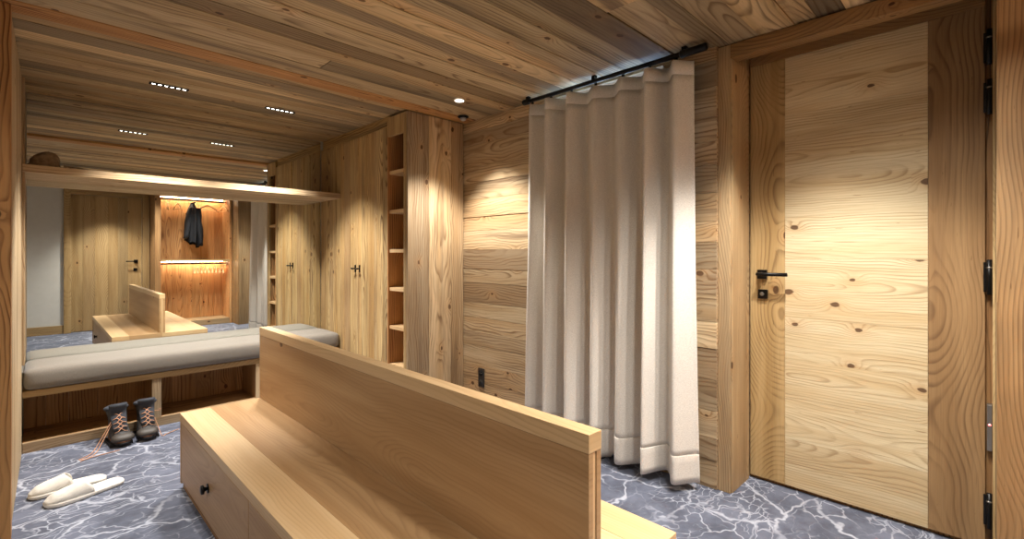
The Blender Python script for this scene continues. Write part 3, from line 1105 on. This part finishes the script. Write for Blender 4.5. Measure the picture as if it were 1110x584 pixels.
top_spec = [(1.535, math.radians(12), 'first wooden hanger from the left on the upper closet rail'),
            (1.665, math.radians(-8), 'second hanger from the left on the upper closet rail, seen edge on'),
            (1.885, math.radians(10), 'wooden hanger holding the dark jacket on the upper closet rail'),
            (2.105, math.radians(66), 'wooden hanger turned to face the mirror on the upper closet rail'),
            (2.340, math.radians(-8), 'rightmost hanger at the closet side panel on the upper rail')]
proto = None
for x, yw, lb in top_spec:
    z = RAILZ[0] + .0130
    if proto is None:
        proto = make_hanger((x, YR, z), yw, lb, 'hangers on the upper closet rail')
        unturn(proto)
    else:
        c = copy_tree(proto)
        c.location = (x, YR, z)
        c.rotation_euler = (0, 0, yw)
        unturn(c)
        c['label'] = lb
        c['group'] = 'hangers on the upper closet rail'
for k in range(9):
    c = copy_tree(proto)
    c.location = (1.90 + k * .052, YR, RAILZ[1] + .0130)
    c.rotation_euler = (0, 0, math.radians([9, 10, 9, 9, 10, 8, 8, 7, 6][k]))
    unturn(c)
    c['label'] = 'wooden hanger in the packed row on the lower closet rail'
    c['group'] = 'hangers on the lower closet rail'

# dark jacket


def jacket():
    t = thing('jacket', (1.885, YR, 1.28), 'dark navy jacket hanging on the upper closet rail', 'jacket')
    X, Y = 1.885, YR
    ZT2 = RAILZ[0] - .045
    mb = MB()
    rs = []
    n = 48
    prof = [(0, .022, .05), (.03, .032, .11), (.08, .045, .20), (.16, .070, .205), (.30, .095, .185), (.45, .105, .175), (.60, .108, .17), (.68, .100, .165)]
    for d, ax, ay in prof:
        r = []
        for k in range(n):
            a = 2 * PI * k / n
            f = 1 + (.16 * math.sin(a * 5 + .6) + .10 * math.sin(a * 9 + 2)) * min(1, d / .25)
            tilt = .10 * (math.cos(a) * .5) * max(0, d - .35) / .33
            r.append((X - .01 + ax * f * math.cos(a) - .02 * d, Y + ay * f * math.sin(a), ZT2 - d - tilt * 1.2 + .02 * math.sin(a * 5) * (d > .6)))
        rs.append(r)
    mb.rings(rs, 'navy', cap=False)
    mb.build('body', t)
    for s in (-1, 1):
        mb = MB()
        rs = []
        for q in range(12):
            u = q / 11
            cx = X + (-.03 if s < 0 else .035) + (-.09 if s < 0 else .05) * u
            cy = Y + .13 + .03 * math.sin(PI * u) if s > 0 else Y + .10 + .03 * u
            cz = ZT2 - .10 - (.62 if s > 0 else .50) * u
            rr = .048 - .010 * u
            rs.append([(cx + rr * (1 + .2 * math.sin(3 * a + q)) * math.cos(a), cy + rr * math.sin(a), cz + .01 * math.sin(a)) for a in [2 * PI * k / 16 for k in range(16)]])
        mb.rings(rs, 'navy')
        mb.build('sleeve', t)
    mb = MB()
    mb.tube([(X + .028 * math.cos(a), Y + .06 * math.sin(a), ZT2 + .004 + .012 * math.cos(a)) for a in [2 * PI * k / 20 for k in range(20)]], .012, 'navy', 8)
    mb.build('collar', t)


jacket()

# ================================================================== SLIPPERS


def slipper(name, toe, heel, label, mirror=1):
    toe, heel = Vector(toe), Vector(heel)
    L = (heel - toe).length
    d = (heel - toe).normalized()
    sd = Vector((-d.y, d.x, 0)) * mirror
    t = thing(name, ((toe + heel) / 2), label, 'slipper', 'pair of white slippers on the carpet')

    def halfw(u):
        # u 0 toe .. 1 heel
        a = max(0.0, 1 - (abs(u - .22) / .22) ** 2.3) if u < .22 else 1
        a = a ** .38
        b = .059 - .009 * min(1, max(0, (u - .30) / .35)) ** 1.2
        e = 1 if u < .84 else max(0.0, 1 - ((u - .84) / .16) ** 2.3) ** .45
        return b * a * e

    def cen(u):
        return .008 * math.sin(PI * u * 1.1)
    us = [.5 - .5 * math.cos(PI * k / 26) for k in range(27)]

    def outline(inset, z):
        left = [toe + d * (inset * (1 - 2 * u) + u * L) + sd * (cen(u) + max(halfw(u) - inset, 0.0005)) + Vector((0, 0, z(u))) for u in us]
        right = [toe + d * (inset * (1 - 2 * u) + u * L) + sd * (cen(u) - max(halfw(u) - inset, 0.0005)) + Vector((0, 0, z(u))) for u in reversed(us[1:-1])]
        return left + right
    mb = MB()
    mb.rings([outline(.004, lambda u: 0.001), outline(0, lambda u: .005), outline(0, lambda u: .016), outline(.004, lambda u: .020), outline(.010, lambda u: .021), outline(.018, lambda u: .019)], 'slip')
    mb.build('sole', t)
    # upper: arched shell over the front half
    mb = MB()
    nu, na = 18, 16
    end = .46

    def P(i, j, inset):
        u = end * (.02 + .98 * (i / nu))
        a = PI * j / na
        hw = max(halfw(u) - .006 - inset, .001)
        H = (.024 + .040 * (i / nu) ** .9) * (min(1, (i / nu) * 5) ** .5 if i else .45) - inset
        # opening edge curves back at the sides
        ext = .030 * (abs(math.cos(a)) ** 2) * (i / nu) ** 4 - .006 * (1 - abs(math.cos(a))) * (i / nu) ** 4
        p = toe + d * (u * L + ext) + sd * (cen(u) + hw * math.cos(a))
        p = p + Vector((0, 0, .016 + max(H, .002) * math.sin(a) ** .8))
        q = mnoise.noise(p * 40) * .0018
        return p + Vector((0, 0, q))
    verts, faces = [], []
    for inset in (0, .006):
        for i in range(nu + 1):
            for j in range(na + 1):
                verts.append(P(i, j, inset))
    N = (nu + 1) * (na + 1)
    for i in range(nu):
        for j in range(na):
            a = i * (na + 1) + j
            faces.append((a, a + 1, a + na + 2, a + na + 1))
            faces.append((N + a + na + 1, N + a + na + 2, N + a + 1, N + a))
    for j in range(na):
        a = nu * (na + 1) + j
        faces.append((a, a + 1, N + a + 1, N + a))
        faces.append((j + 1, j, N + j, N + j + 1))
    for i in range(nu):
        a = i * (na + 1)
        faces.append((a, a + na + 1, N + a + na + 1, N + a))
        a += na
        faces.append((a + na + 1, a, N + a, N + a + na + 1))
    mb.add(verts, faces, 'slip')
    mb.build('upper', t)
    return t


slipper('slipper', (-0.030, 3.335, 0), (0.265, 3.345, 0), 'white terry slipper lying farther from the camera, partly behind its mate', 1)
slipper('slipper', (0.025, 3.165, 0), (0.325, 3.245, 0), 'white terry slipper nearer the camera, whole and in front of its mate', -1)

# ================================================================== BOOTS


def boot(x, ytoe, yaw, label, sgn):
    t = thing('hiking_boot', (0, 0, 0), label, 'boot', 'pair of hiking boots')
    L = 0.285

    def ring(z, yf, yb, w, zf=0.0, pinch=0.0):
        n = 32
        out = []
        cy, hl = (yf + yb) / 2, (yb - yf) / 2
        for k in range(n):
            a = 2 * PI * k / n
            c, s = math.cos(a), math.sin(a)
            yy = cy + hl * (abs(c) ** .85) * (1 if c > 0 else -1)
            wl = w * (1 - pinch * (1 + c) / 2)
            xx = wl * (abs(s) ** .8) * (1 if s > 0 else -1) + sgn * .006 * (1 - (yy / L))
            out.append((xx, yy, z + zf * (1 - min(1, max(0, (yy) / L)))))
        return out
    mb = MB()
    mb.rings([ring(.001, .012, L - .008, .040, .008, .18), ring(.016, .000, L, .047, .006, .2), ring(.022, .000, L, .046, .006, .2)], 'bootsole')
    for k in range(6):
        y = .055 + k * .029
        for s in (-1, 1):
            mb.box(s * .030, s * .0475, y, y + .015, .0005, .020, 'y', 'bootsole')
    mb.build('outsole', t)
    mb = MB()
    mb.rings([ring(.0225, .003, L - .002, .0455, .006, .2), ring(.032, .003, L - .002, .0455, .005, .2)], 'bootmid')
    mb.build('midsole', t)
    mb = MB()
    prof = [(.0325, .006, L - .006, .044, .004, .2), (.050, .008, L - .005, .045, 0, .2), (.066, .022, L - .008, .044, -.006, .2), (.080, .055, L - .012, .042, 0, .15),
            (.095, .090, L - .016, .040, 0, .1), (.115, .125, L - .020, .038, 0, .1), (.135, .150, L - .018, .038, 0, .08), (.160, .165, L - .010, .041, 0, .05), (.185, .165, L - .004, .046, 0, 0), (.198, .160, L - .002, .047, .0, 0)]
    rs = [ring(*p) for p in prof]
    inner = [ring(.199, .168, L - .010, .040), ring(.180, .172, L - .014, .036), ring(.12, .150, L - .028, .030), ring(.06, .130, L - .03, .030)]
    mb.rings(rs + inner, 'boot')
    mb.build('upper', t)
    mb = MB()
    mb.rings([ring(.034, .003, .090, .0465, .002, -.05), ring(.050, .004, .086, .0475, 0, -.05), ring(.066, .019, .075, .044, -.006, -.05), ring(.072, .035, .066, .030, 0, 0)], 'boottoe')
    mb.build('toe_cap', t)
    # padded collar
    mb = MB()
    cp = []
    for k in range(29):
        a = math.radians(-140 + 280 * k / 28)
        cp.append((.043 * math.sin(a), .218 + .056 * math.cos(a), .193 - .006 * math.cos(a)))
    mb.tube(cp, .011, 'bootlining', 8)
    mb.build('collar', t)
    # tongue: curved padded flap standing up at the front of the opening
    mb = MB()
    rs = []
    for q in range(10):
        u = q / 9
        y = .070 + .088 * min(1, u * 1.35) ** .9 - .035 * max(0, u - .75) * 4 * .5
        z = .086 + .140 * u ** 1.05
        wv = .029 + .011 * u
        th = .006 + .006 * u
        r = []
        for k in range(16):
            a = 2 * PI * k / 16
            xx = wv * (abs(math.cos(a)) ** .6) * (1 if math.cos(a) > 0 else -1)
            r.append((xx, y - .004 + th * math.sin(a) + 9 * xx * xx, z + th * .4 * math.sin(a)))
        rs.append(r)
    mb.rings(rs, 'bootlining')
    mb.build('tongue', t)
    # laces: crossings down the front
    mb = MB()
    for q in range(5):
        u = q / 4
        y0 = .060 + .090 * u
        z0 = .084 + .085 * u
        y1 = .060 + .090 * min(1.1, u + .25)
        z1 = .084 + .085 * min(1.1, u + .25)
        for s in (-1, 1):
            mb.tube([(s * .027, y0 - .002, z0 - .004), (s * .012, y0 - .008, z0 + .003), (-s * .010, y1 - .013, z1 + .004), (-s * .027, y1 - .008, z1 - .004)], .0020, 'lace', 6)
    mb.build('lace', t)
    t.location = (x, ytoe, 0)
    t.rotation_euler = (0, 0, yaw)
    t.scale = (1.19, 1.0, 1.06)
    return t


b1 = boot(0.381, 3.800, math.radians(4), 'dark hiking boot on the left of the pair, laces trailing on the carpet', 1)
b2 = boot(0.514, 3.812, math.radians(-1), 'dark hiking boot on the right of the pair, nearer the bench post', -1)


def loose(parent, pts, rad=.0021):
    mb = MB()
    inv = Matrix.Translation(parent.location) @ Matrix.Rotation(parent.rotation_euler.z, 4, 'Z') @ Matrix.Diagonal((1.19, 1.0, 1.06, 1))
    inv = inv.inverted()
    # Catmull-Rom
    P = [Vector(p) for p in pts]
    out = []
    for i in range(len(P) - 1):
        p0, p1, p2, p3 = P[max(0, i - 1)], P[i], P[i + 1], P[min(len(P) - 1, i + 2)]
        for k in range(6):
            s = k / 6
            out.append(.5 * ((2 * p1) + (-p0 + p2) * s + (2 * p0 - 5 * p1 + 4 * p2 - p3) * s * s + (-p0 + 3 * p1 - 3 * p2 + p3) * s ** 3))
    out.append(P[-1])
    mb.tube([inv @ p for p in out], rad, 'lace', 6)
    ORG[parent.name] = Vector((0, 0, 0))
    mb.build('lace_end', parent)


loose(b1, [(.345, 3.935, .160), (.322, 3.92, .12), (.262, 3.88, .02), (.235, 3.82, .004), (.20, 3.77, .004), (.175, 3.75, .004), (.195, 3.735, .004), (.24, 3.745, .004), (.30, 3.755, .004), (.36, 3.76, .004)])
loose(b1, [(.345, 3.93, .145), (.31, 3.90, .08), (.268, 3.85, .01), (.245, 3.79, .004), (.215, 3.745, .004), (.185, 3.72, .004), (.18, 3.71, .004)])
loose(b2, [(.545, 3.95, .160), (.580, 3.96, .150), (.595, 3.955, .158), (.580, 3.95, .165)])
loose(b2, [(.545, 3.94, .15), (.570, 3.90, .06), (.585, 3.86, .006), (.61, 3.88, .004), (.64, 3.90, .004), (.69, 3.93, .004)])

# ================================================================== things on the mirror shelf
t = thing('knit_hat', (0.03, 4.27, 1.7385), 'slouched brown knit hat at the left end of the mirror shelf', 'hat')
mb = MB()
n = 28
rs = []
for z, r in ((0.001, .062), (.018, .070), (.030, .070), (.036, .064), (.060, .066), (.085, .055), (.105, .034), (.112, .012)):
    rs.append([(0.035 + r * 1.05 * (1 + .05 * math.sin(4 * a)) * math.cos(a) + .02 * (z / .11) ** 2, 4.27 + r * .8 * math.sin(a), 1.7385 + z + .004 * math.sin(3 * a)*(z>.01)) for a in [2 * PI * k / n for k in range(n)]])
mb.rings(rs, 'bundle'); mb.build('crown', t)
mb = MB()
mb.tube([(0.035 + .071 * math.cos(a), 4.27 + .056 * math.sin(a), 1.7385 + .016) for a in [2 * PI * k / 30 for k in range(31)]], .0125, 'bundle', 10); mb.build('brim', t)
t = thing('folded_glove', (0.17, 4.22, 1.7385), 'pale grey knitted glove lying beside the hat on the mirror shelf', 'glove')
mb = MB()
rs = []
for q in range(9):
    u = q / 8
    wv = .040 * (1 - .35 * u) ; th = .014 * (1 - .3 * u) + .001
    rs.append([(0.125 + .075 * u, 4.22 + wv * math.cos(a), 1.7385 + .0145 + th * math.sin(a)) for a in [2 * PI * k / 14 for k in range(14)]])
mb.rings(rs, 'glove')
for k in range(4):
    y = 4.197 + .0155 * k
    mb.tube([(0.192, y, 1.7512), (0.225, y, 1.750), (0.245 + .006 * (k in (1, 2)), y, 1.7475)], [.0085, .0085, .0065], 'glove', 8)
mb.tube([(0.15, 4.185, 1.7515), (0.175, 4.172, 1.750), (0.192, 4.168, 1.7475)], [.0095, .0085, .0065], 'glove', 8)
mb.build('hand', t)

# added fill lights out of frame, shaped like ceiling spotlights to lift the room
for (x, y, k_) in ((-0.70, 2.3, .35), (-0.50, 0.5, .35), (1.72, 0.20, 0.9), (1.20, 0.12, 0.7)):
    tl = thing('ceiling_spotlight', (x, y, ZC), 'added fill light out of view, shaped like a small ceiling spotlight', 'ceiling light', 'added fill lights out of view')
    mb = MB()
    rs = [[(x + r * math.cos(2 * PI * k / 24), y + r * math.sin(2 * PI * k / 24), zz) for k in range(24)] for r, zz in ((.030, ZC - .0012), (.034, ZC - .004), (.038, ZC - .003), (.039, ZC))]
    mb.rings(rs, 'white', cap=False); mb.build('rim', tl)
    mb = MB(); mb.cyl((x, y, ZC - .0015), 'z', .031, .001, 'lamp', 24); mb.build('lens', tl)
    spot('spot_lamp', (x, y, ZC - .03), (x, y, 0), FILL * k_, 140, 1.0, 0.05)
